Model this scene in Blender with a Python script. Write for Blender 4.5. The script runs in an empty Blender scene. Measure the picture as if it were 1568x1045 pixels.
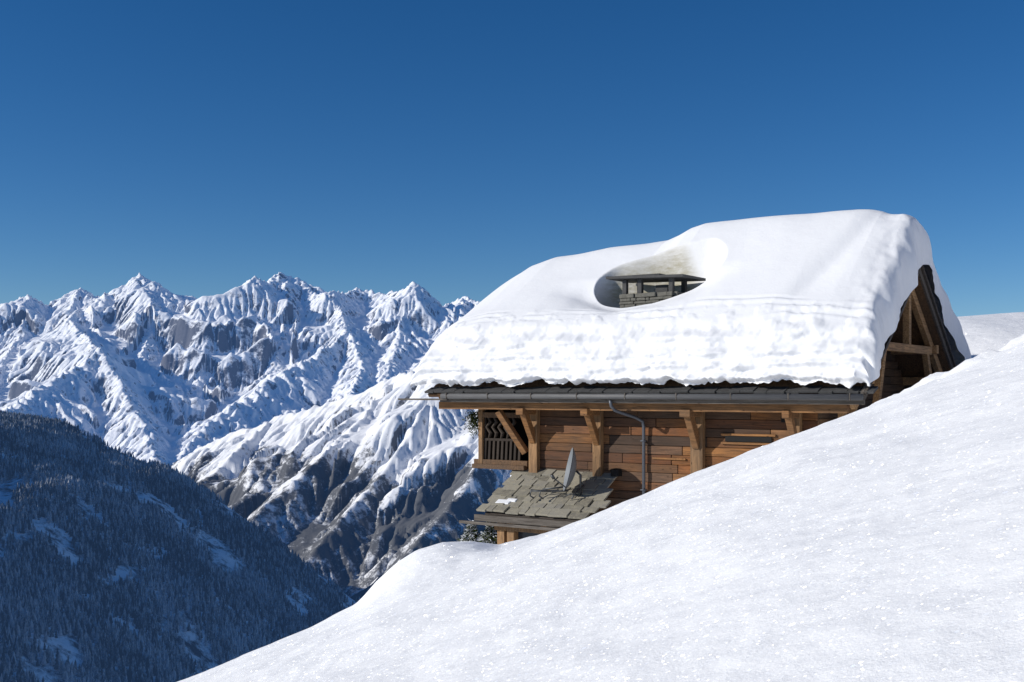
import bpy, math, random
import numpy as np
from mathutils import Vector, Matrix
random.seed(4); rng=np.random.default_rng(7)
F=1742.0
def P(px,py,Y): return ((px-784)/F*Y, Y, (600-py)/F*Y)
scene=bpy.context.scene
# ------------------------------------------------------------ noise
def _h(ix,iy,s):
    n=(ix.astype(np.int64)*374761393+iy.astype(np.int64)*668265263+s*1442695041)&0xffffffff
    n=((n^(n>>13))*1274126177)&0xffffffff
    return ((n^(n>>16))&0xffff)/65536.0*2*np.pi
def pn(x,y,s=0):
    x0=np.floor(x);y0=np.floor(y);fx=x-x0;fy=y-y0
    u=fx*fx*fx*(fx*(fx*6-15)+10);v=fy*fy*fy*(fy*(fy*6-15)+10)
    def g(i,j):
        a=_h(x0+i,y0+j,s);return np.cos(a)*(fx-i)+np.sin(a)*(fy-j)
    a=g(0,0);b=g(1,0);c=g(0,1);d=g(1,1)
    return (a+(b-a)*u+(c-a)*v+(a-b-c+d)*u*v)*1.5
def fbm(x,y,o=4,s=0,g=.5):
    r=0;a=1
    for i in range(o): r=r+a*pn(x*2**i,y*2**i,s+i*17);a*=g
    return r
def ridged(x,y,o=5,s=0,g=.5):
    r=0;a=1;w=1;t=0
    for i in range(o):
        n=(1-np.abs(pn(x*2.03**i+i*3.7,y*2.03**i,s+i*31)))**2
        r=r+a*n*w;w=np.clip(n*1.4,0,1);t+=a;a*=g
    return r/t
def sstep(a,b,x):
    t=np.clip((x-a)/(b-a),0,1);return t*t*(3-2*t)
def erode(H,cell,batches,n,steps,seed,rate=.06,mx=.10):
    """vectorised droplet erosion: carves gullies, sharpens ribs"""
    r=np.random.default_rng(seed);ny,nx=H.shape;h=(H/cell).ravel().astype(np.float64);M=h.size
    for bt in range(batches):
        x=r.uniform(1,nx-3,n);y=r.uniform(1,ny-3,n);dx=np.zeros(n);dy=np.zeros(n);v=np.ones(n);w=np.ones(n);s=np.zeros(n)
        for st in range(steps):
            ix=x.astype(np.int64);iy=y.astype(np.int64);fx=x-ix;fy=y-iy;i=iy*nx+ix
            a,b,c,d=h[i],h[i+1],h[i+nx],h[i+nx+1]
            gx=(b-a)*(1-fy)+(d-c)*fy;gy=(c-a)*(1-fx)+(d-b)*fx
            h0=a*(1-fx)*(1-fy)+b*fx*(1-fy)+c*(1-fx)*fy+d*fx*fy
            dx=dx*.25-gx*.75;dy=dy*.25-gy*.75;L=np.sqrt(dx*dx+dy*dy)+1e-6;dx/=L;dy/=L
            x=np.clip(x+dx,1,nx-3);y=np.clip(y+dy,1,ny-3)
            jx=x.astype(np.int64);jy=y.astype(np.int64);ux=x-jx;uy=y-jy;j=jy*nx+jx
            h1=h[j]*(1-ux)*(1-uy)+h[j+1]*ux*(1-uy)+h[j+nx]*(1-ux)*uy+h[j+nx+1]*ux*uy
            dh=h1-h0;cap=np.maximum(-dh,.01)*v*w*2.4
            dep=np.where(dh>0,np.minimum(dh,s),np.where(s>cap,(s-cap)*.25,-np.minimum(np.minimum((cap-s)*rate,mx),np.maximum(-dh,0)*.6)))
            h+=np.bincount(i,dep*(1-fx)*(1-fy),M)+np.bincount(i+1,dep*fx*(1-fy),M)+np.bincount(i+nx,dep*(1-fx)*fy,M)+np.bincount(i+nx+1,dep*fx*fy,M)
            s=np.maximum(s-dep,0);v=np.sqrt(np.clip(v*v*.9-dh*2,.05,16));w*=.985
    return h.reshape(ny,nx)*cell
# ------------------------------------------------------------ mesh helpers
def link(o): scene.collection.objects.link(o);return o
def mesh_np(name,V,Fq,mat,smooth=True,cols=None):
    me=bpy.data.meshes.new(name);k=Fq.shape[1]
    me.vertices.add(len(V));me.vertices.foreach_set('co',V.astype(np.float32).ravel())
    me.loops.add(Fq.size);me.loops.foreach_set('vertex_index',Fq.astype(np.int32).ravel())
    me.polygons.add(len(Fq));me.polygons.foreach_set('loop_start',np.arange(0,Fq.size,k,dtype=np.int32))
    me.polygons.foreach_set('loop_total',np.full(len(Fq),k,dtype=np.int32))
    me.polygons.foreach_set('use_smooth',np.full(len(Fq),smooth))
    me.update(calc_edges=True)
    if cols is not None:
        a=me.attributes.new('var','FLOAT','POINT');a.data.foreach_set('value',cols.astype(np.float32).ravel())
    me.materials.append(mat)
    return link(bpy.data.objects.new(name,me))
def grid(name,X,Y,Z,mat,cols=None,flip=False):
    n,m=X.shape;V=np.stack([X,Y,Z],-1).reshape(-1,3)
    i=np.arange(n*m).reshape(n,m)
    a,b,c,d=i[:-1,:-1],i[:-1,1:],i[1:,1:],i[1:,:-1]
    Q=np.stack([a,b,c,d],-1).reshape(-1,4)
    if flip: Q=Q[:,::-1]
    return mesh_np(name,V,Q,mat,True,None if cols is None else cols.reshape(-1))
# ------------------------------------------------------------ node helper
class N:
    def __init__(s,name):
        s.m=bpy.data.materials.new(name);s.m.use_nodes=True;s.t=s.m.node_tree;s.t.nodes.clear()
        s.out=s.n('ShaderNodeOutputMaterial')
    def n(s,t,**k):
        x=s.t.nodes.new(t)
        for a,b in k.items(): setattr(x,a,b)
        return x
    def l(s,a,b): s.t.links.new(a,b)
    def val(s,inp,v):
        if hasattr(v,'is_linked'): s.l(v,inp)
        else: inp.default_value=v
    def noise(s,vec,scale,detail=4,rough=.55,dist=0):
        x=s.n('ShaderNodeTexNoise');s.l(vec,x.inputs['Vector']);x.inputs['Scale'].default_value=scale
        x.inputs['Detail'].default_value=detail;x.inputs['Roughness'].default_value=rough;x.inputs['Distortion'].default_value=dist
        return x.outputs['Fac']
    def ramp(s,f,st):
        x=s.n('ShaderNodeValToRGB');s.l(f,x.inputs[0]);e=x.color_ramp.elements
        while len(e)<len(st): e.new(.5)
        for q,(p,c) in zip(e,st): q.position=p;q.color=(c,c,c,1) if not hasattr(c,'__len__') else (*c,1)
        return x.outputs[0]
    def mix(s,f,a,b,mode='MIX'):
        x=s.n('ShaderNodeMix',data_type='RGBA',blend_type=mode)
        s.val(x.inputs[0],f)
        for i,v in ((6,a),(7,b)):
            s.val(x.inputs[i],v if hasattr(v,'is_linked') else (*v,1))
        return x.outputs[2]
    def math(s,op,a,b=0,clamp=False):
        x=s.n('ShaderNodeMath',operation=op,use_clamp=clamp);s.val(x.inputs[0],a);s.val(x.inputs[1],b);return x.outputs[0]
    def mapping(s,vec,sc):
        x=s.n('ShaderNodeMapping');s.l(vec,x.inputs[0]);x.inputs['Scale'].default_value=sc;return x.outputs[0]
    def bump(s,h,st,d,nrm=None):
        x=s.n('ShaderNodeBump');s.l(h,x.inputs['Height']);x.inputs['Strength'].default_value=st;x.inputs['Distance'].default_value=d
        if nrm: s.l(nrm,x.inputs['Normal'])
        return x.outputs[0]
    def bsdf(s,col,rough=.8,nrm=None,spec=.3,metal=0,emis=None,es=0):
        x=s.n('ShaderNodeBsdfPrincipled');s.val(x.inputs['Base Color'],col if hasattr(col,'is_linked') else (*col,1))
        s.val(x.inputs['Roughness'],rough);x.inputs['Specular IOR Level'].default_value=spec;x.inputs['Metallic'].default_value=metal
        if nrm: s.l(nrm,x.inputs['Normal'])
        if emis: x.inputs['Emission Color'].default_value=(*emis,1);x.inputs['Emission Strength'].default_value=es
        return x
    def done(s,sh): s.l(sh.outputs[0] if hasattr(sh,'outputs') else sh,s.out.inputs[0]);return s.m
    def obj(s): return s.n('ShaderNodeTexCoord').outputs['Object']
    def attr(s): return s.n('ShaderNodeAttribute',attribute_name='var').outputs['Fac']
    def nz(s):
        g=s.n('ShaderNodeNewGeometry');x=s.n('ShaderNodeSeparateXYZ');s.l(g.outputs['Normal'],x.inputs[0]);return x.outputs[2]
    def pz(s):
        g=s.n('ShaderNodeNewGeometry');x=s.n('ShaderNodeSeparateXYZ');s.l(g.outputs['Position'],x.inputs[0]);return x.outputs[2]
# ------------------------------------------------------------ materials
HAZE_GLOW=(.13,.30,.72)  # aerial haze imitated by faint blue emission in the distant materials
def m_snow_ground():
    k=N('snow');o=k.obj()
    b1=k.noise(o,1.2,3);b2=k.noise(o,9,4,.65);b3=k.noise(o,55,4,.75)
    n=k.bump(b1,.3,.25);n=k.bump(b2,.4,.02,n);n=k.bump(b3,.5,.008,n)
    c=k.mix(k.noise(o,.5,3),(.86,.87,.88),(.90,.905,.91))
    c=k.mix(k.ramp(b3,[(.3,.25),(.55,0)]),c,(.70,.74,.80))
    d=k.bsdf(c,.75,n,.1)
    last=d.outputs[0]
    for sc_,thr,rad,wt in ((75,.82,.42,.18),(26,.88,.25,.6),(11,.86,.15,1.0)):
        v=k.n('ShaderNodeTexVoronoi');k.l(o,v.inputs['Vector']);v.inputs['Scale'].default_value=sc_
        sep=k.n('ShaderNodeSeparateColor');k.l(v.outputs['Color'],sep.inputs[0])
        mask=k.math('MULTIPLY',k.math('GREATER_THAN',sep.outputs[0],thr),k.math('LESS_THAN',v.outputs['Distance'],rad))
        sub=k.n('ShaderNodeVectorMath',operation='SUBTRACT');k.l(v.outputs['Color'],sub.inputs[0]);sub.inputs[1].default_value=(.93,.5,.5)
        sc=k.n('ShaderNodeVectorMath',operation='SCALE');k.l(sub.outputs[0],sc.inputs[0]);sc.inputs['Scale'].default_value=1.3
        ge=k.n('ShaderNodeNewGeometry')
        ad=k.n('ShaderNodeVectorMath',operation='ADD');k.l(sc.outputs[0],ad.inputs[0]);k.l(ge.outputs['Normal'],ad.inputs[1])
        ad2=k.n('ShaderNodeVectorMath',operation='ADD');k.l(ad.outputs[0],ad2.inputs[0]);ad2.inputs[1].default_value=(-.35,-.55,-.2)
        nm=k.n('ShaderNodeVectorMath',operation='NORMALIZE');k.l(ad2.outputs[0],nm.inputs[0])
        g=k.n('ShaderNodeBsdfGlossy');g.inputs['Roughness'].default_value=.38;k.l(nm.outputs[0],g.inputs['Normal'])
        k.l(k.mix(k.math('MULTIPLY',mask,wt),(0,0,0),(1,1,1)),g.inputs['Color'])
        mx=k.n('ShaderNodeAddShader');k.l(last,mx.inputs[0]);k.l(g.outputs[0],mx.inputs[1]);last=mx.outputs[0]
    return k.done(last)
def m_roof_snow():
    k=N('roof_snow');o=k.obj()
    n=k.bump(k.noise(o,2.5,3),.15,.1);n=k.bump(k.noise(o,22,5,.65),.3,.018,n)
    a=k.attr();an=k.math('MULTIPLY',a,k.ramp(k.noise(k.mapping(o,(3,3,9)),1,5,.7),[(.3,.45),(.65,1.0)]))
    c=k.mix(an,(.81,.82,.84),(.33,.30,.20))
    return k.done(k.bsdf(c,.7,n,.1))
def m_mountain(name,forest_top,forest_soft,es,rock=(.13,.12,.125),nzlo=.50,nzhi=.66,fs=.02,bs=.05,bd=10,nw=.45):
    k=N(name);o=k.obj()
    nz=k.nz();n1=k.noise(o,.010,6,.65);n2=k.noise(o,bs,7,.75)
    s=k.math('ADD',nz,k.math('MULTIPLY',k.math('SUBTRACT',n1,.5),.35))
    s=k.math('ADD',s,k.math('MULTIPLY',k.math('SUBTRACT',n2,.5),nw))
    mask=k.ramp(s,[(nzlo,0),(nzhi,1)])
    c=k.mix(mask,k.mix(n2,rock,tuple(r*1.8 for r in rock)),(.84,.85,.87))
    z=k.pz();zz=k.math('ADD',z,k.math('MULTIPLY',k.math('SUBTRACT',k.noise(o,.0035,5,.6),.5),forest_soft*3))
    fm=k.n('ShaderNodeMapRange');k.l(zz,fm.inputs[0]);fm.inputs[1].default_value=forest_top+forest_soft*.5;fm.inputs[2].default_value=forest_top-forest_soft*.5
    sp=k.math('ADD',k.math('ADD',k.math('MULTIPLY',k.noise(o,fs,7,.85),.6),k.math('MULTIPLY',k.noise(o,.0045,5,.6,.8),.55)),k.math('MULTIPLY',k.math('SUBTRACT',fm.outputs[0],1),.42))
    fmask=k.ramp(sp,[(.47,0),(.55,.92)])
    c=k.mix(fmask,c,k.mix(k.noise(o,fs*2,3),(.022,.026,.026),(.075,.072,.07)))
    nb=k.bump(n2,.5,bd)
    return k.done(k.bsdf(c,.9,nb,.0,emis=HAZE_GLOW,es=es))  # slopes glow blue by a constant amount in place of haze
def m_simple(name,c1,c2,scale=(6,6,6),rough=.8,metal=0,bumpd=.01,det=5,spec=.3):
    k=N(name);o=k.mapping(k.obj(),scale);n=k.noise(o,1,det,.65)
    return k.done(k.bsdf(k.mix(n,c1,c2),rough,k.bump(n,.5,bumpd),spec,metal))
def m_wood(name,axis,cols,gray=.0):
    k=N(name);sc=[26,26,26];sc[axis]=1.6
    o=k.obj();g=k.noise(k.mapping(o,tuple(sc)),1,5,.7,.6)
    base=k.ramp(k.attr(),[(i/(len(cols)-1),c) for i,c in enumerate(cols)])
    big=k.noise(o,1.3,4,.6)
    c=k.mix(k.ramp(g,[(.35,0),(.62,1)]),k.mix(.65,base,(.022,.016,.012)),base)
    c=k.mix(k.ramp(big,[(.40,0),(.68,.7)]),c,k.mix(.5,c,(.06,.05,.042)))
    v=k.n('ShaderNodeTexVoronoi');s2=[7,7,7];s2[axis]=3;k.l(k.mapping(o,tuple(s2)),v.inputs['Vector']);v.inputs['Scale'].default_value=1
    c=k.mix(k.ramp(v.outputs['Distance'],[(.04,.8),(.13,0)]),c,(.03,.015,.008))
    return k.done(k.bsdf(c,.75,k.bump(g,.6,.012),.2))
SNOW=m_snow_ground();RSNOW=m_roof_snow()
WALLC=[(.055,.037,.028),(.26,.108,.036),(.13,.067,.036),(.36,.16,.052),(.14,.098,.07),(.28,.11,.038),(.15,.06,.026),(.09,.06,.042)]
WOODX=m_wood('larch_boards',0,WALLC);WOODY=m_wood('larch_boards_side',1,[(.11,.07,.045),(.22,.125,.065),(.16,.095,.055)])
RAIL=m_wood('dark_railing_wood',2,[(.03,.022,.018),(.06,.045,.035),(.04,.03,.025)])
POST=m_wood('larch_post',2,[(.29,.17,.085),(.41,.235,.11),(.32,.19,.10)])
BEAM=m_wood('larch_beam',0,[(.24,.12,.05),(.36,.17,.06),(.26,.14,.065)])
TRUSS_SUNLIT=m_wood('gable_beam_wood_painted_sun',1,[(.42,.25,.12),(.58,.33,.15),(.48,.28,.13)])  # wood colour lightened to stand in for sunlight on the shaded truss
GREY=m_wood('weathered_wood',0,[(.10,.085,.075),(.17,.15,.13),(.13,.115,.10)])
METAL=m_simple('zinc',(.075,.075,.078),(.14,.14,.142),(3,20,20),.6,.2)
PIPE=m_simple('downpipe_metal',(.08,.09,.11),(.13,.14,.16),(8,8,3),.5,.4)
SLATE=m_simple('slate',(.035,.035,.037),(.085,.085,.085),(5,5,5),.8)
STONE=m_simple('chimney_stone',(.055,.055,.05),(.22,.21,.18),(7,7,11),.9,bumpd=.04)
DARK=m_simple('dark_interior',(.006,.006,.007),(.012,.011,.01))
GLASS=m_simple('window_glass',(.02,.025,.03),(.035,.04,.05),rough=.12,spec=.6)
IRON=m_simple('iron',(.06,.065,.07),(.11,.115,.12),rough=.5,metal=.6)
DISHM=m_simple('dish_paint',(.15,.165,.18),(.22,.235,.25),rough=.5)
def m_slates():
    k=N('stone_slates');o=k.obj();n=k.noise(o,8,6,.7)
    c=k.ramp(k.attr(),[(0,(.13,.12,.10)),(.5,(.29,.27,.22)),(1,(.20,.19,.17))])
    c=k.mix(k.ramp(n,[(.4,0),(.7,.7)]),c,(.34,.31,.23))
    return k.done(k.bsdf(c,.9,k.bump(n,.6,.02),.2))
SLATES=m_slates()
# ------------------------------------------------------------ builder
class B:
    def __init__(s): s.v=[];s.f=[];s.c=[]
    def box(s,c,size,R=None,var=None):
        var=random.random() if var is None else var
        b=len(s.v);hx,hy,hz=[q/2 for q in size]
        for x in(-hx,hx):
            for y in(-hy,hy):
                for z in(-hz,hz):
                    p=Vector((x,y,z));p=(R@p) if R else p
                    s.v.append((p.x+c[0],p.y+c[1],p.z+c[2]));s.c.append(var)
        for q in((0,1,3,2),(4,6,7,5),(0,4,5,1),(2,3,7,6),(0,2,6,4),(1,5,7,3)): s.f.append(tuple(b+i for i in q))
    def beam(s,p,q,w,h,var=None,up=(0,0,1)):
        p=Vector(p);q=Vector(q);d=(q-p);L=d.length;d.normalize();u=Vector(up);y=u.cross(d).normalized();z=d.cross(y)
        R=Matrix((d,y,z)).transposed();s.box(((p+q)/2)[:],(L,w,h),R,var)
    def tube(s,pts,r,n=10,var=.5):
        b=len(s.v);pts=[Vector(p) for p in pts]
        for i,p in enumerate(pts):
            d=(pts[min(i+1,len(pts)-1)]-pts[max(i-1,0)]).normalized()
            a=(Vector((0.13,1,.21))-d*d.dot(Vector((0.13,1,.21)))).normalized();c=d.cross(a)
            rr=r[i] if hasattr(r,'__len__') else r
            for j in range(n):
                t=2*math.pi*j/n;w=p+a*math.cos(t)*rr+c*math.sin(t)*rr;s.v.append(w[:]);s.c.append(var)
        for i in range(len(pts)-1):
            for j in range(n):
                k=(j+1)%n;s.f.append((b+i*n+j,b+i*n+k,b+i*n+n+k,b+i*n+n+j))
        s.f.append(tuple(b+j for j in range(n))[::-1]);s.f.append(tuple(b+(len(pts)-1)*n+j for j in range(n)))
    def make(s,name,mat,parent=None,bevel=.01,smooth=False):
        me=bpy.data.meshes.new(name);me.from_pydata(s.v,[],s.f);me.update()
        a=me.attributes.new('var','FLOAT','POINT');a.data.foreach_set('value',s.c)
        if smooth: me.polygons.foreach_set('use_smooth',[True]*len(me.polygons))
        me.materials.append(mat);o=link(bpy.data.objects.new(name,me))
        if parent: o.parent=parent
        if bevel:
            m=o.modifiers.new('b','BEVEL');m.width=bevel;m.segments=2;m.limit_method='ANGLE'
        return o
# ------------------------------------------------------------ camera, light, sky
cam=bpy.data.cameras.new('camera');cam.lens=40;cam.sensor_width=36;cam.shift_y=78/1568;cam.clip_start=.1;cam.clip_end=60000
co=link(bpy.data.objects.new('camera',cam));co.rotation_euler=(math.radians(90),0,0);scene.camera=co
S=Vector((-.90,-.17,.39)).normalized()
sun=bpy.data.lights.new('sun','SUN');sun.energy=4.4;sun.angle=math.radians(.53);sun.color=(1,.95,.87)
so=link(bpy.data.objects.new('sun',sun));so.rotation_euler=S.to_track_quat('Z','Y').to_euler()
w=bpy.data.worlds.new('World');scene.world=w;w.use_nodes=True;nt=w.node_tree
bg=nt.nodes['Background'];sky=nt.nodes.new('ShaderNodeTexSky');sky.sky_type='NISHITA';sky.sun_disc=False
sky.sun_elevation=math.asin(S.z);sky.sun_rotation=math.atan2(S.x,S.y)%(2*math.pi)
sky.altitude=2500;sky.air_density=1.0;sky.dust_density=0.1;sky.ozone_density=4.0
hs=nt.nodes.new('ShaderNodeHueSaturation');hs.inputs['Saturation'].default_value=1.25;hs.inputs['Hue'].default_value=.504
nt.links.new(sky.outputs[0],hs.inputs['Color']);nt.links.new(hs.outputs[0],bg.inputs[0]);bg.inputs[1].default_value=.085
scene.view_settings.view_transform='Standard';scene.view_settings.look='None';scene.view_settings.exposure=0
# ------------------------------------------------------------ snow ground
def ground_z(x,y):
    d=y-18
    h=np.where(y<0,1.25,np.where(d<0,1.25+.0038*y*y,2.48+.137*d+np.where(d<8,.02*d*d,1.28+.32*(d-8))))
    z=.4*x-h
    xr=x/np.clip(y,4,60)*18
    prof=np.interp(xr,[-6,-3.2,-2.45,-2.15,-1.8,-1.5,-1.1,-.6,-.2,.4,1.2],[0,.02,.16,.38,.57,.64,.60,.38,.15,.03,0])
    z=z+prof*np.exp(-((y-18)/3.2)**2)
    z=z+.07*fbm(x*.22+3,y*.22,3,5)*sstep(1,7,y)+.018*fbm(x*1.1,y*.8,3,9)*sstep(2,9,y)
    z=z+.20*np.maximum(fbm(x*1.3,y*.8,4,21)+.05,0)*sstep(4.2,7.5,x)*sstep(14,17,y)
    z=z+.010*fbm(x*2.7,y*2.0,3,29)*sstep(2,6,y)
    m=2.66+.05*(x-17)-.06*np.maximum(0,15-x)**2-.02*np.minimum(y-40,0)**2-.004*np.maximum(y-44,0)**2+.12*pn(x*.2,y*.2,3)
    return np.maximum(z,np.maximum(m,z-30))
a=np.linspace(-1,1,760);b=np.linspace(0,1,680)
xs=np.sinh(a*5.2)/np.sinh(5.2)*420;ys=-30+np.sinh(b*3.3)/np.sinh(3.3)*460
X,Y=np.meshgrid(xs,ys)
grid('snow_ground',X,Y,ground_z(X,Y),SNOW)
# ------------------------------------------------------------ mountains
def ridge_field(X,Y,ridges,k=.8,floor=-1000):
    H=np.full(X.shape,-1e9);D=np.zeros(X.shape);T=np.zeros(X.shape);off=0
    for R in ridges:
        pts=[P(*p) for p in R[0]];kk=R[1] if len(R)>1 else k
        for (x0,y0,z0),(x1,y1,z1) in zip(pts[:-1],pts[1:]):
            dx,dy=x1-x0,y1-y0;L=math.hypot(dx,dy)
            t=np.clip(((X-x0)*dx+(Y-y0)*dy)/(L*L),0,1)
            d=np.hypot(X-x0-t*dx,Y-y0-t*dy);h=z0+(z1-z0)*t-kk*d*(1-.00012*np.minimum(d,2500))
            m=h>H;H=np.where(m,h,H);D=np.where(m,d,D);T=np.where(m,off+t*L,T);off+=L
        off+=5000
    return np.maximum(H,floor+.02*(H-floor)),D,T
def mountain(name,x0,x1,y0,y1,step,ridges,mat,amp,seed,lam,k=.8,floor=-1000,jag=18,er=(5,60000,75)):
    X,Y=np.meshgrid(np.arange(x0,x1,step),np.arange(y0,y1,step))
    wx=lam*.35*fbm(X/lam/1.3,Y/lam/1.3,4,seed,.42);wy=lam*.35*fbm(X/lam/1.3+9,Y/lam/1.3,4,seed+5,.42)
    H0,D0,T0=ridge_field(X,Y,ridges,k,floor=floor)
    fade=sstep(0,lam*.8,D0)
    H,D,T=ridge_field(X+wx*(.15+.85*fade),Y+wy*(.15+.85*fade),ridges,k,floor=floor)
    sp=ridged(T/lam*1.3,D/lam*.25,3,seed+40,.4)-.45
    rn=ridged(X/lam/.9+wx/lam*.5,Y/lam/.9,4,seed+80,.36)-.45
    A=np.clip(D/lam,0.0,1.3)
    H=H+amp*(A*(sp*1.0+rn*.9))+jag*(ridged(X/90,Y/90,3,seed+3,.6)-.5)*(.06+1.2*np.exp(-D/130))+jag*.7*(ridged(X/260,Y/260,3,seed+13)-.5)
    H=erode(H,step,*er,seed)
    return grid(name,X,Y,H,mat)
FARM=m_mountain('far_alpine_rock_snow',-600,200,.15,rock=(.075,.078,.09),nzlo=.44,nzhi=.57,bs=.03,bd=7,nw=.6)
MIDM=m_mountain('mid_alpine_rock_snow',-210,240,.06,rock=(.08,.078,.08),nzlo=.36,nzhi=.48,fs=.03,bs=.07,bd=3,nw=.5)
D=11000
sk=[(-200,470),(-60,480),(0,470),(22,466),(45,452),(75,468),(100,455),(120,441),(150,460),(165,450),(185,448),(210,420),(225,440),(245,432),(270,456),(300,460),(330,462),(370,448),(390,424),(410,432),(430,416),(460,430),(480,450),(500,446),(530,450),(552,442),(580,450),(610,448),(635,433),(655,466),(690,466),(715,455),(760,467),(850,475),(1000,490),(1250,520),(1600,560)]
far=[([(x,y,D+350*math.sin(i*1.3)) for i,(x,y) in enumerate(sk)],.82),
 ([(45,455,D),(30,520,9900),(-20,590,8600),(-60,650,7600)],),
 ([(120,445,D),(105,495,10000),(160,536,8500),(60,590,7700),(-10,640,7000)],),
 ([(160,536,8500),(185,590,7900),(215,650,7300),(240,700,6800)],),
 ([(210,426,D),(235,490,10200),(215,545,9500),(290,610,8500)],),
 ([(390,426,D),(350,500,10200),(330,560,9500),(250,625,8400)],),
 ([(430,423,D),(455,490,10300),(420,550,9500)],),
 ([(510,446,D),(530,508,9700),(480,548,9000),(400,590,8300),(320,650,7500),(275,705,6900)],),
 ([(530,508,9700),(560,560,8900),(540,600,8200)],),
 ([(635,440,D),(610,505,9900),(600,570,8800)],),
 ([(715,458,D),(695,505,10000),(650,560,8900)],),]
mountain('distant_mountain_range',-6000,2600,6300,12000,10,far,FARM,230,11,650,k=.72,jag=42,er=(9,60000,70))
mid=[([(150,800,5900),(265,712,5600),(330,674,5400),(420,640,5200),(520,612,5000),(600,577,4800),(645,557,4700),(700,512,4700),(765,475,4800),(850,462,5000),(1000,480,5200),(1200,510,5400),(1450,560,5600)],.75),
 ([(600,578,4800),(555,640,4300),(470,712,3900),(390,790,3600),(330,850,3400)],.8),
 ([(700,512,4700),(660,600,4150),(580,740,3700),(480,845,3350),(400,930,3100)],.8),
 ([(765,475,4800),(790,600,4000),(710,750,3500),(590,880,3050),(520,980,2800)],.8),
 ([(420,640,5200),(350,700,4800),(280,760,4500)],.7),]
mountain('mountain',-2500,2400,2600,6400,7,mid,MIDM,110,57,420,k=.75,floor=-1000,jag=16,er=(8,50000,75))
VAL=m_simple('valley_floor',(.04,.04,.035),(.45,.46,.48),(.01,.01,.01),.9,bumpd=.5)
v=np.linspace(-1,1,60);vx,vy=np.meshgrid(np.sign(v)*np.abs(v)**2*40000,np.sign(v)*np.abs(v)**2*40000)
grid('valley_ground',vx,vy,-1020+0*vx,VAL)
# ------------------------------------------------------------ forested hill
HY=2800
hp=[(-900,400),(-300,540),(-60,612),(0,628),(60,636),(100,643),(180,682),(265,714),(340,760),(400,802),(480,864),(545,912),(620,960),(760,1040)]
hx=[(p[0]-784)/F*HY for p in hp];hz=[(600-p[1])/F*HY-14 for p in hp]
def hill_z(x,y):
    dy=y-HY
    z=np.interp(x-.05*np.minimum(dy,0),hx,hz)
    z=z-np.where(dy>0,.55*dy,0)
    z=z+28*(fbm(x/260,y/420,4,61))*sstep(0,500,-dy)+5*fbm(x/50,y/50,3,8)
    return np.maximum(z,-1010)
HAZE_GLOW_STR=.08  # strength of the painted haze glow on hill floor and trees
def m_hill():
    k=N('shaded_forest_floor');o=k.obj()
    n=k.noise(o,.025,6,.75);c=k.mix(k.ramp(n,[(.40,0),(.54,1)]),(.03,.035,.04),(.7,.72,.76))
    return k.done(k.bsdf(c,.9,None,.0,emis=HAZE_GLOW,es=HAZE_GLOW_STR))
X,Y=np.meshgrid(np.arange(-3600,400,12.),np.arange(500,4000,12.))
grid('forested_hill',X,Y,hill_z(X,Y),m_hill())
def m_trees():
    k=N('conifer_needles');o=k.obj()
    n=k.noise(o,.30,4,.7);n2=k.noise(o,.006,4,.6);s=k.math('ADD',k.math('MULTIPLY',n,.5),k.math('ADD',k.math('MULTIPLY',k.attr(),.25),k.math('MULTIPLY',n2,.5)))
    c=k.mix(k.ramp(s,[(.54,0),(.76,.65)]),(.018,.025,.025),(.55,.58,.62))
    return k.done(k.bsdf(c,.9,None,.0,emis=HAZE_GLOW,es=HAZE_GLOW_STR))
TREEM=m_trees()
def forest(name,x,y,zf,hmin,hmax,seed):
    r=np.random.default_rng(seed);n=len(x);z=zf(x,y);h=r.uniform(hmin,hmax,n)**1.0;rad=h*r.uniform(.16,.24,n);tone=r.uniform(0,1,n)
    K=6;ang=np.arange(K)*2*np.pi/K
    V=[];Fs=[];C=[]
    tiers=[(0.08,.62,1.0),(.38,.84,.72),(.64,1.0,.45)]
    base=0
    for lo,hi,rs in tiers:
        rr=rad[:,None]*rs*r.uniform(.75,1.2,(n,K));a=ang[None]+r.uniform(0,6,n)[:,None]
        ring=np.stack([x[:,None]+rr*np.cos(a),y[:,None]+rr*np.sin(a),(z+h*lo)[:,None]+0*a],-1)
        tip=np.stack([x,y,z+h*hi],-1)[:,None]
        V.append(np.concatenate([ring,tip],1).reshape(-1,3));C.append(np.repeat(tone,K+1))
        b=base+np.arange(n)[:,None]*(K+1);j=np.arange(K)[None];Fs.append(np.stack([b+j,b+(j+1)%K,b+K+0*j],-1).reshape(-1,3));base+=n*(K+1)
    return mesh_np(name,np.concatenate(V),np.concatenate(Fs),TREEM,False,np.concatenate(C))
n=60000;ty=1250+(HY+60-1250)*rng.uniform(0,1,n)**.8;ta=rng.uniform(-.50,-.07,n);tx=ta*ty
dn=fbm(tx/110,ty/170,4,77)
keep=(dn<.28+rng.uniform(-.18,.18,n));tx,ty=tx[keep],ty[keep]
forest('pine_forest',tx,ty,hill_z,8,20,3)
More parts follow.
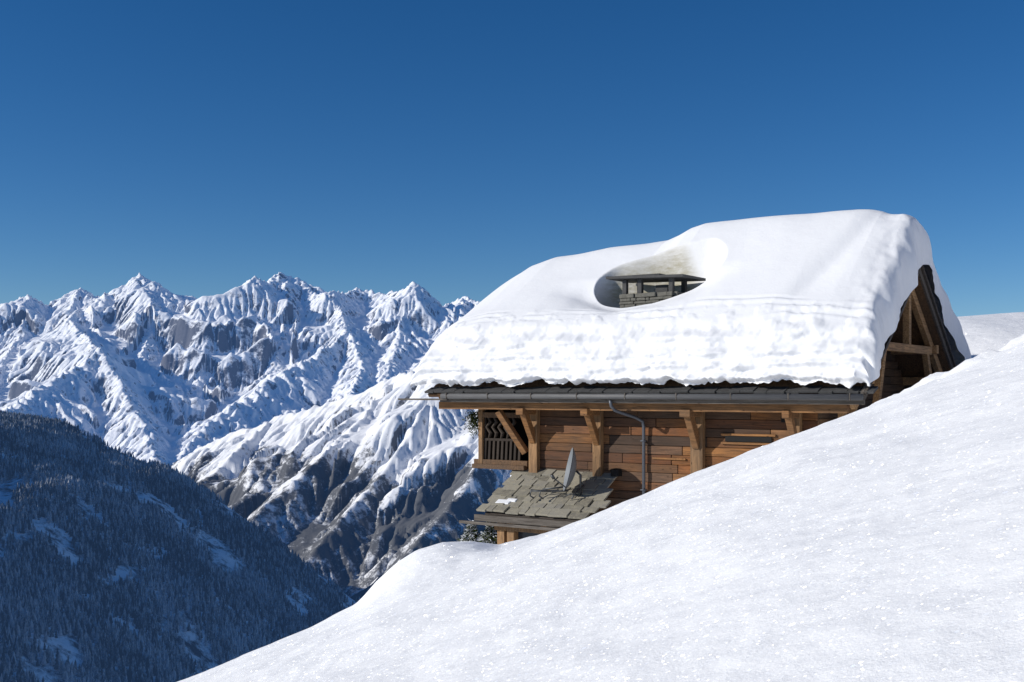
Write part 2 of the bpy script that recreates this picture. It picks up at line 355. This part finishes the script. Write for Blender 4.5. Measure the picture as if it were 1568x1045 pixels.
# ------------------------------------------------------------ CHALET
A=Vector((7.4,24,0));TH=math.radians(-35)
ch=bpy.data.objects.new('snow_covered_chalet',None);link(ch);ch.location=A;ch.rotation_euler=(0,0,TH)
RY=4.1;RZ=3.05;SL=RZ/RY;XL=-11.8;WX0=-9.0;WX1=-1.3;WY=.9
ang=math.atan(SL)
def deck(y): return RZ-SL*abs(y-RY)
b=B()
for sgn in(1,-1):
    L=RY/math.cos(ang);R=Matrix.Rotation(ang*sgn,3,'X')
    c=(XL/2,RY-sgn*RY/2,RZ/2-.10)
    b.box(c,(abs(XL),L,.10),R,.5)
b.make('roof_deck',WOODY,ch,.005)
b=B()
x=XL-.05
while x<0:
    w_=random.uniform(.25,.5);b.box((x+w_/2,.08+random.uniform(-.03,.02),.05+random.uniform(-.012,.012)),(w_-.01,.34,.05),Matrix.Rotation(ang*.55,3,'X'));x+=w_
b.make('roof_slates',SLATE,ch,.004)
b=B()
b.tube([(-11.2,-.17,-.11),(.05,-.17,-.11)],.07,14);b.make('gutter',METAL,ch,0,True)
b=B()
b.box((-5.65,-.03,-.20),(11.4,.06,.14),None,.5);b.box((-11.9,.0,-.2),(1.7,.30,.045),None,.4)
x=-11.0
while x<0: b.box((x,-.17,-.10),(.025,.155,.155),None,.9);x+=1.35
b.make('fascia_board',GREY,ch,.006)
b=B()
b.box((-6.0,.28,-.36),(11.2,.16,.2),None,.8)
x=-11.4
while x<-.1:
    b.beam((x,.02,-.17),(x,1.4,-.17+1.38*SL),.1,.12,None);x+=.75
b.make('eave_purlin',BEAM,ch)
b=B();z=-.16
while z>-6.6:
    hgt=random.uniform(.17,.25);x=WX0+.02;z-=hgt
    while x<WX1:
        L=random.uniform(.9,3.2);x2=min(x+L,WX1)
        if WX1-x2<.5: x2=WX1
        b.box(((x+x2)/2,WY+.05+random.uniform(-.015,.015),z+hgt/2),(x2-x-.008,.12,hgt-.008));x=x2
b.make('front_wall',WOODX,ch,.014)
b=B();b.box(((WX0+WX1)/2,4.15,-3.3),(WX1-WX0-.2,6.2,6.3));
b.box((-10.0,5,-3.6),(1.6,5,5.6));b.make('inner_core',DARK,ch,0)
b=B();z=RZ-.45
while z>-3:
    hgt=.2;z-=hgt;half=min((RZ-.3-z-hgt)/SL,RY-WY)
    if half>.1:
        x=RY-half
        while x<RY+half-.02:
            x2=min(x+random.uniform(1.2,3),RY+half);b.box((WX1+.02+random.uniform(-.01,.01),(x+x2)/2,z+hgt/2),(.12,x2-x-.006,hgt-.01));x=x2
b.make('gable_wall',WOODY,ch,.01)
b=B()
z=RZ-.45
while z>-6.5:
    hgt=.2;z-=hgt;half=min((RZ-.3-z-hgt)/SL,RY-WY)
    if half>.1: b.box((-10.8 if z>-.3 else WX0,RY,z+hgt/2),(.12,2*half,hgt-.01))
b.make('gable_wall_far',WOODY,ch,.01)
b=B();br=B()
def bracket(x,zt=-.45,zb=-1.95,w_=.2,diag=True):
    b.box((x,WY-.10,(zt+zb)/2),(w_,.16,zt-zb))
    br.beam((x,WY+.05,-.50),(x,.10,-.50),w_*.85,.17)
    if diag: br.beam((x,WY-.12,-1.30),(x,.30,-.52),w_*.7,.16,None,(1,0,0))
bracket(WX0+.12,zb=-2.3,w_=.26);bracket(-6.95,zb=-2.2,w_=.24);bracket(-4.2,zb=-2.3,w_=.32);bracket(-1.75,zb=-2.2)
br.beam((-9.15,WY-.1,-1.6),(-9.75,.4,-.5),.15,.17,None,(1,0,0))
b.box((-10.65,WY-.02,-1.2),(.14,.14,1.6));b.box((-9.55,WY+1.0,-1.2),(.14,.14,1.6))
b.make('wall_posts',POST,ch,.012);br.make('eave_brackets',BEAM,ch,.012)
b=B()
b.box((-10.0,WY+.5,-2.0),(1.7,1.4,.12));b.box((-10.0,WY-.03,-1.9),(1.75,.1,.16));b.box((-9.85,WY-.02,-.62),(1.8,.12,.14))
b.make('balcony_frame',WOODY,ch,.008)
b=B()
for i in range(9):
    x=-10.55+i*.14
    b.beam((x,WY,-1.85),(x+.03,WY,-1.3),.05,.075)
b.box((-10.0,WY,-1.28),(1.3,.06,.07))
for i in range(5):
    x=-10.45+i*.2;b.tube([(x,WY+.05,-1.25),(x+.09,WY,-1.1),(x-.05,WY,-.95),(x+.06,WY+.04,-.8),(x,WY,-.68)],[.04,.06,.045,.06,.03],7)
b.box((-10.55,WY+.6,-1.2),(.05,1.2,1.5));b.make('balcony_railing',RAIL,ch,.008)
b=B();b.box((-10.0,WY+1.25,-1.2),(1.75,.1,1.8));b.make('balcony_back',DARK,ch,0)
b=B();b.box((-2.95,WY-.028,-1.10),(1.15,.03,.13));b.box((-1.9,WY-.028,-.62),(.5,.03,.14));b.box((-6.42,WY-.1,-2.02),(.22,.2,.16));b.make('slot_window',DARK,ch,.004)
b=B();b.box((-2.95,WY-.04,-1.0),(1.35,.05,.05));b.box((-2.95,WY-.04,-1.2),(1.35,.05,.05));b.box((-5.0,WY-.035,-1.62),(.9,.03,.05));b.make('slot_frame',BEAM,ch,.004)
b=B();b.tube([(-6.05,-.14,-.2),(-6.05,-.1,-.34),(-6.0,.0,-.45),(-5.75,.55,-.62),(-5.65,.74,-.72),(-5.64,.78,-.85),(-5.64,.78,-6)],.04,12)
for z in(-1.2,-2.4): b.box((-5.64,.78,z),(.13,.12,.03))
b.make('downpipe',PIPE,ch,0,True)
# gable truss
b=B();gx=-.25
for sgn in(1,-1):
    b.beam((gx,RY,RZ-.38),(gx,RY-sgn*RY*.97,RZ*.03-.38),.14,.22,None)
b.box((gx,RY,1.05),(.16,3.9,.20));b.box((gx,RY,1.75),(.16,.18,1.5))
b.beam((gx,RY-1.9,1.0),(gx,RY-2.6,-.9),.14,.18);b.beam((gx,RY+1.6,1.0),(gx,RY+2.6,-.9),.14,.18)
for y,z in((RY,RZ-.38),(2.0,deck(2.0)-.4),(2*RY-2.0,deck(2.0)-.4),(.95,deck(.95)-.42),(7.25,deck(.95)-.42)):
    b.box((-.72,y,z),(1.3,.2,.22))
b.box((-.9,1.35,-.6),(.16,.16,2.2));b.box((-.9,2.1,-.6),(.14,.14,2.0));b.box((-.75,1.6,.35),(1.0,.14,.14))
b.make('gable_truss',TRUSS_SUNLIT,ch,.012)
b=B()
for sgn in(1,-1):
    b.beam((.02,RY,RZ-.06),(.02,RY-sgn*RY*1.02,-.02*RZ-.06),.06,.20,.3)
    b.beam((.06,RY,RZ+.02),(.06,RY-sgn*RY*1.02,-.02*RZ+.02),.1,.06,.0)
b.make('barge_boards',GREY,ch,.006)
# ---------------- roof snow
nx=640;XE=.20
xs=np.linspace(XL-.48,XE,nx)
xs=np.sort(np.concatenate([xs,np.linspace(XL-.475,XL,36),np.linspace(-.1,XE-.005,30)]))
ctrl=np.array([(0,1,0),(3.35,1,0),(3.68,.975,0),(3.93,.88,0),(4.10,.74,0),(4.20,.6,0),(4.26,.45,0),(4.28,.3,0),(4.27,.17,0),(4.21,.07,0),(4.08,.01,0)])
lens=np.concatenate([[0],np.cumsum(np.hypot(np.diff(ctrl[:,0]),np.diff(ctrl[:,1])*1.1))])
q=np.linspace(0,1,330)
rr=np.interp(q*lens[-1],lens,ctrl[:,0]);tt=np.interp(q*lens[-1],lens,ctrl[:,1])
ker=np.hanning(17);ker/=ker.sum()
def sm(v):
    vp=np.concatenate([np.full(8,v[0]) if v[0]!=0 else -v[8:0:-1],v,2*v[-1]-v[-2:-10:-1]]);return np.convolve(vp,ker,'valid')
rr=sm(rr);tt=sm(tt)
r=np.concatenate([-rr[::-1],rr[1:]]);tf=np.concatenate([tt[::-1],tt[1:]]) # negative = front
XX,RR=np.meshgrid(xs,r,indexing='ij');TF=np.broadcast_to(tf,XX.shape)
Tr=np.interp(XX,[-12.3,-11.8,-11.3,-11,-10.2,-8.44,-7.2,-6.6,-6.25,-5.9,-5.5,-5.0,-3.6,-1.4,-.8,-.2,.3],[.15,.35,.55,.70,.88,1.02,1.06,1.10,1.22,1.38,1.47,1.49,1.50,1.46,1.42,1.25,1.0])
Te=np.interp(XX,[-12.3,-11.8,-11.3,-10.5,-9,-7.5,-4.5,-2,-1,0,.3],[.85,1.0,1.12,1.24,1.26,1.18,1.18,1.22,1.16,1.02,.9])
ra=np.abs(RR);s_=np.clip(ra/3.6,0,1);s_=s_**1.2
T=Tr*(1-s_)+Te*s_
T=T+.18*(RR>0)*sstep(.5,2.5,ra)
eL=np.clip((XL+.35-XX)/.83,0,1);eR=np.clip((XX+.20)/(XE+.20),0,1)
end=(1-eL**2.3)**(1/2.3)*(1-eR**2.8)**(1/2.8)
gx=-.62-.30*ra-.03*ra**2;gd=XX-gx
groove=.10*np.exp(-(gd/.34)**2)*sstep(4.0,2.6,ra)+.04*sstep(0,.5,gd)
lump=sstep(-.8,-.2,XX)*.05*fbm(XX*1.4,RR*1.3,3,15)
T=T-groove*(ra<5)+lump+.035*fbm(XX*.45,RR*.5,2,31)
# crater
Xc,Yc=-6.0,-(RY-2.20);ex=(XX-Xc);ey=(RR-Yc)
ax=np.where(ex>0,1.42,1.80);rho=np.sqrt((ex/ax)**2+(ey/.88)**2)*(1+.05*pn(XX*1.3,RR*1.3,4))
wr=sstep(.2,1.3,ex)*sstep(-.9,.2,ey)
C=1-sstep(.86,1.01+.30*wr,rho)
C=np.where(RR<0,C,0)
T=T*(1-.97*C)-.27*np.exp(-np.maximum(rho-1,0)**2/.22)*(RR<0)*(1-C)*sstep(.1,-.6,ey)
cc=.35;dz=-SL*(np.sqrt(RR**2+cc*cc)-cc)
face=sstep(.999,.9,TF)*(RR<0)+.6*sstep(.999,.9,TF)*(RR>0)
near=sstep(3.0,3.5,ra)
hgt=TF*T
lay=np.abs(((hgt+.05*pn(XX*.4,0*XX,2))*4.2)%1-.5)*2;lay=lay*lay*(3-2*lay)
cl=fbm(XX*1.2,hgt*2.5+RR*.5,4,44,.45)
scal=np.maximum(pn(XX*1.7,0*XX+hgt*1.2,71),0)
out=face*(.13*(lay-.5)*(.5+np.abs(pn(XX*.5,hgt*2.5,6))*1.3)+.09*cl+.16*scal*sstep(.5,.1,TF))
band=.022*np.sin((ra-2.95)*2*np.pi/.22)*sstep(3.0,3.15,ra)*sstep(3.8,3.5,ra)*np.clip(.4+1.3*pn(XX*.8,ra*1.5,9),0,1.3)+.04*near*np.maximum(fbm(XX*2.0,RR*3,3,93),0)
Zt=RZ+dz+T*TF*end+band*end
shrink=np.where(ra>3.5,(ra-3.5)*(.10*(1-end)),0)
Yv=RY+np.sign(RR)*(ra+out*end-shrink+.30*(RR>0)*sstep(2.0,4,ra))
Zt=Zt-face*.10*sstep(.45,.0,TF)*(1.3*fbm(XX*1.4,XX*0,4,13,.6)+.6)*end
Xv=XX+sstep(-.25,XE,XX)*.12*fbm(RR*1.3,TF*1.5+XX*1.5,3,55)
Xv=Xv-sstep(XL,XL-.48,XX)*.08*fbm(RR*1.5,XX*2,3,57)
stain=np.clip(1-sstep(.92,1.06,rho),0,1)*sstep(-.5,.5,ey/.88+.1*ex)*sstep(1.3,.5,ex)*1.0*(RR<0)+.12*np.clip(1-sstep(.9,1.5,rho),0,1)*wr*(RR<0)
so_=grid('snow_on_roof',Xv,Yv,Zt,RSNOW,stain);so_.parent=ch
# ---------------- chimney
b=B();cx,cy=-6.0,2.08
z=1.0
while z<2.46:
    hh=random.uniform(.05,.13)
    for side in range(4):
        L=1.5 if side%2==0 else .9;t=-L/2
        while t<L/2-.05:
            ww=min(random.uniform(.10,.42),L/2-t);m=t+ww/2;j=random.uniform(-.03,.03)
            c={0:(cx+m,cy-.45+j,z+hh/2),2:(cx+m,cy+.45+j,z+hh/2),1:(cx-.75+j,cy+m,z+hh/2),3:(cx+.75+j,cy+m,z+hh/2)}[side]
            Rj=Matrix.Rotation(random.uniform(-.05,.05),3,'Y')
            b.box(c,(ww-.008,.16,hh-.006) if side%2==0 else (.16,ww-.008,hh-.006),Rj);t+=ww
    z+=hh
b.make('chimney_stack',STONE,ch,.02)
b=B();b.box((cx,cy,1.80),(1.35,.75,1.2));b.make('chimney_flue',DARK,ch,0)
b=B()
for px_,py_ in((-.66,-.40),(-.22,-.40),(.66,-.40),(-.66,.38),(.62,.38)): b.box((cx+px_,cy+py_,2.67),(.12,.12,.40))
b.box((cx+.3,cy-.1,2.60),(.34,.3,.22))
b.make('chimney_pillars',SLATE,ch,.01)
b=B();b.box((cx,cy,2.90),(2.2,1.3,.07),Matrix.Rotation(.03,3,'Y'));b.box((cx-.3,cy,2.955),(1.35,1.0,.04));b.make('chimney_cap',SLATE,ch,.012)
# ---------------- porch
b=B();x0,x1,yt,yb,zt,zb=-9.4,-6.5,WY,-.75,-2.08,-3.02
pa=math.atan2(zt-zb,yt-yb);rows=8
Rm=Matrix.Rotation(pa-.06,3,'X')
for i in range(rows):
    f=(i+.5)/rows;x=x0-random.uniform(0,.2)
    while x<x1:
        w_=random.uniform(.2,.55);c=(x+w_/2,yb+(yt-yb)*f+random.uniform(-.03,.03),zb+(zt-zb)*f+.03+random.uniform(-.01,.015))
        b.box(c,(w_-.02,.32+random.uniform(-.04,.05),.035+random.uniform(0,.03)),Rm@Matrix.Rotation(random.uniform(-.07,.07),3,'Z')@Matrix.Rotation(random.uniform(-.03,.03),3,'Y'));x+=w_
b.make('porch_slates',SLATES,ch,.006)
b=B();b.beam(((x0+x1)/2,yb+.04,zb-.08),((x0+x1)/2,yt,zt-.08),x1-x0-.06,.06)
b.box(((x0+x1)/2-.1,yb+.03,zb-.17),(x1-x0+.35,.10,.16),None,.8);b.box(((x0+x1)/2-.25,yb-.04,zb-.30),(x1-x0+.9,.10,.07),None,.5)
b.make('porch_fascia',GREY,ch,.006)
b=B();ysf=yb+.3
b.box((-9.0,ysf,-4.6),(.22,.2,2.7));b.box((-8.7,ysf,-4.6),(.22,.2,2.7));b.box((-7.7,ysf,-4.6),(.2,.2,2.7));b.box((-6.8,ysf,-4.6),(.2,.2,2.7));b.box((-7.9,ysf,-3.42),(2.6,.22,.14))
b.make('porch_posts',POST,ch,.012)
b=B();b.box((-7.9,ysf+.12,-4.6),(2.4,.05,2.6));b.make('porch_window',GLASS,ch,0)
b=B()
for (c_,s2) in(((-9.0,-.42,-2.79),(.42,.20,.06)),((-8.8,-.34,-2.74),(.3,.14,.05))): b.box(c_,s2,Rm,0.0)
b.make('porch_snow_patch',RSNOW,ch,.025)
# ---------------- satellite dish
ch_m=Matrix.Translation(A)@Matrix.Rotation(TH,4,'Z')
def loc(x,y,z): return ch_m@Vector((x,y,z))
b=B()
n1,n2=10,28
Rd=Matrix.Rotation(math.radians(-52),3,'Z')@Matrix.Rotation(math.radians(-12),3,'X')
cen=Vector((0,0,.66))
for side in(0,1):
    base=len(b.v)
    for i in range(n1+1):
        r_=.52*i/n1
        for j in range(n2):
            t=2*math.pi*j/n2;p=Vector((r_*math.cos(t)*.9,-.14*(r_/.46)**2+(.015 if side else 0),r_*math.sin(t)*1.05));p=Rd@p+cen;b.v.append(p[:]);b.c.append(.5)
    for i in range(n1):
        for j in range(n2):
            k=(j+1)%n2;f_=(base+i*n2+j,base+i*n2+k,base+(i+1)*n2+k,base+(i+1)*n2+j);b.f.append(f_ if side else f_[::-1])
sd=b.make('satellite_dish',DISHM,None,0,True);sd.location=loc(-7.1,-.05,-2.60);sd.rotation_euler=(0,0,TH)
b=B()
b.tube([(0.12,.06,0),(.12,.06,.55),(.03,0,.66)],.03);b.tube([Rd@Vector((0,-.12,-.46))+cen,Rd@Vector((0,-.50,-.28))+cen],.015);b.tube([Rd@Vector((0,-.47,-.30))+cen,Rd@Vector((0,-.55,-.22))+cen],.04)
b.tube([(.12,-.35,.0),(.12,-.2,.12),(.12,0,.2),(.12,.2,.3)],.018);b.tube([(-.15,-.3,.02),(.05,-.3,.12),(.25,-.2,.05)],.015)
b.make('dish_mount',IRON,sd,0,True)
b=B()
for dx in(0,.28):
    b.tube([(dx,-.25,.02),(dx-.1,-.28,.08),(dx-.12,-.2,.22),(dx,-.05,.2),(dx+.25,.05,.2),(dx+.5,.1,.22)],.02)
b.tube([(-.05,-.3,.2),(.4,-.1,.2)],.018);b.tube([(.05,.05,.22),(.6,.3,.3)],.022)
sg=b.make('snow_guard',IRON,None,0,True);sg.location=loc(-8.05,-.2,-2.66);sg.rotation_euler=(0,0,TH)
# ---------------- shrubs next to porch
def m_leaf():
    k=N('needle_leaf');n=k.attr();c=k.ramp(n,[(0,(.02,.035,.012)),(.6,(.07,.085,.025)),(.8,(.12,.11,.04)),(.86,(.8,.82,.85)),(1,(.8,.82,.85))])
    return k.done(k.bsdf(c,.8,None,.1))
LEAF=m_leaf()
def pine(name,base,h,rad,n=2600,seed=1):
    r=random.Random(seed);b=B();base=Vector(base)
    b.tube([base,base+Vector((.02,.01,h*.5)),base+Vector((0,.03,h))],[h*.035,h*.02,h*.005],8,.5)
    for i in range(n):
        t=r.random()**.8;zz=h*(.12+.88*t);R=rad*(1-t)**.8*(.75+.35*math.sin(t*38))
        a=r.randrange(9)*.698+t*9+r.gauss(0,.18);d=R*r.random()**.5
        p=base+Vector((math.cos(a)*d,math.sin(a)*d,zz-d*.3+r.gauss(0,.03)))
        dr=Vector((math.cos(a+r.gauss(0,.6)),math.sin(a+r.gauss(0,.6)),r.gauss(-.1,.35))).normalized();sd_=dr.orthogonal().normalized()*.014
        q0=len(b.v);L=r.uniform(.07,.16);vv=min(.84,max(0,r.gauss(.35,.2)))
        if r.random()<.22: vv=.95;sd_=sd_*2.2
        for w_ in(p-sd_,p+sd_,p+dr*L): b.v.append(w_[:]);b.c.append(vv)
        b.f.append((q0,q0+1,q0+2))
    return b.make(name,LEAF,None,0)
t1=P(722,1000,29.5);pine('pine_tree',t1,(1000-800)/F*29.5,1.5,9500,2)
t2=P(752,1000,29.2);pine('pine_tree.001',t2,(1000-795)/F*29.2,1.2,8500,5)
b=B()
r=random.Random(9)
cpt=loc(-10.9,.9,-.75)
for i in range(700):
    p=cpt+Vector((r.gauss(0,.12),r.gauss(0,.12),r.gauss(0,.16)-.05));d_=Vector((r.gauss(0,1),r.gauss(0,1),r.gauss(0,1))).normalized();s2=d_.orthogonal().normalized()*.014
    q0=len(b.v)
    for w_ in(p-s2,p+s2,p+d_*.09): b.v.append(w_[:]);b.c.append(min(.8,max(0,r.gauss(.4,.2))))
    b.f.append((q0,q0+1,q0+2))
b.make('hanging_plant',LEAF,None,0)
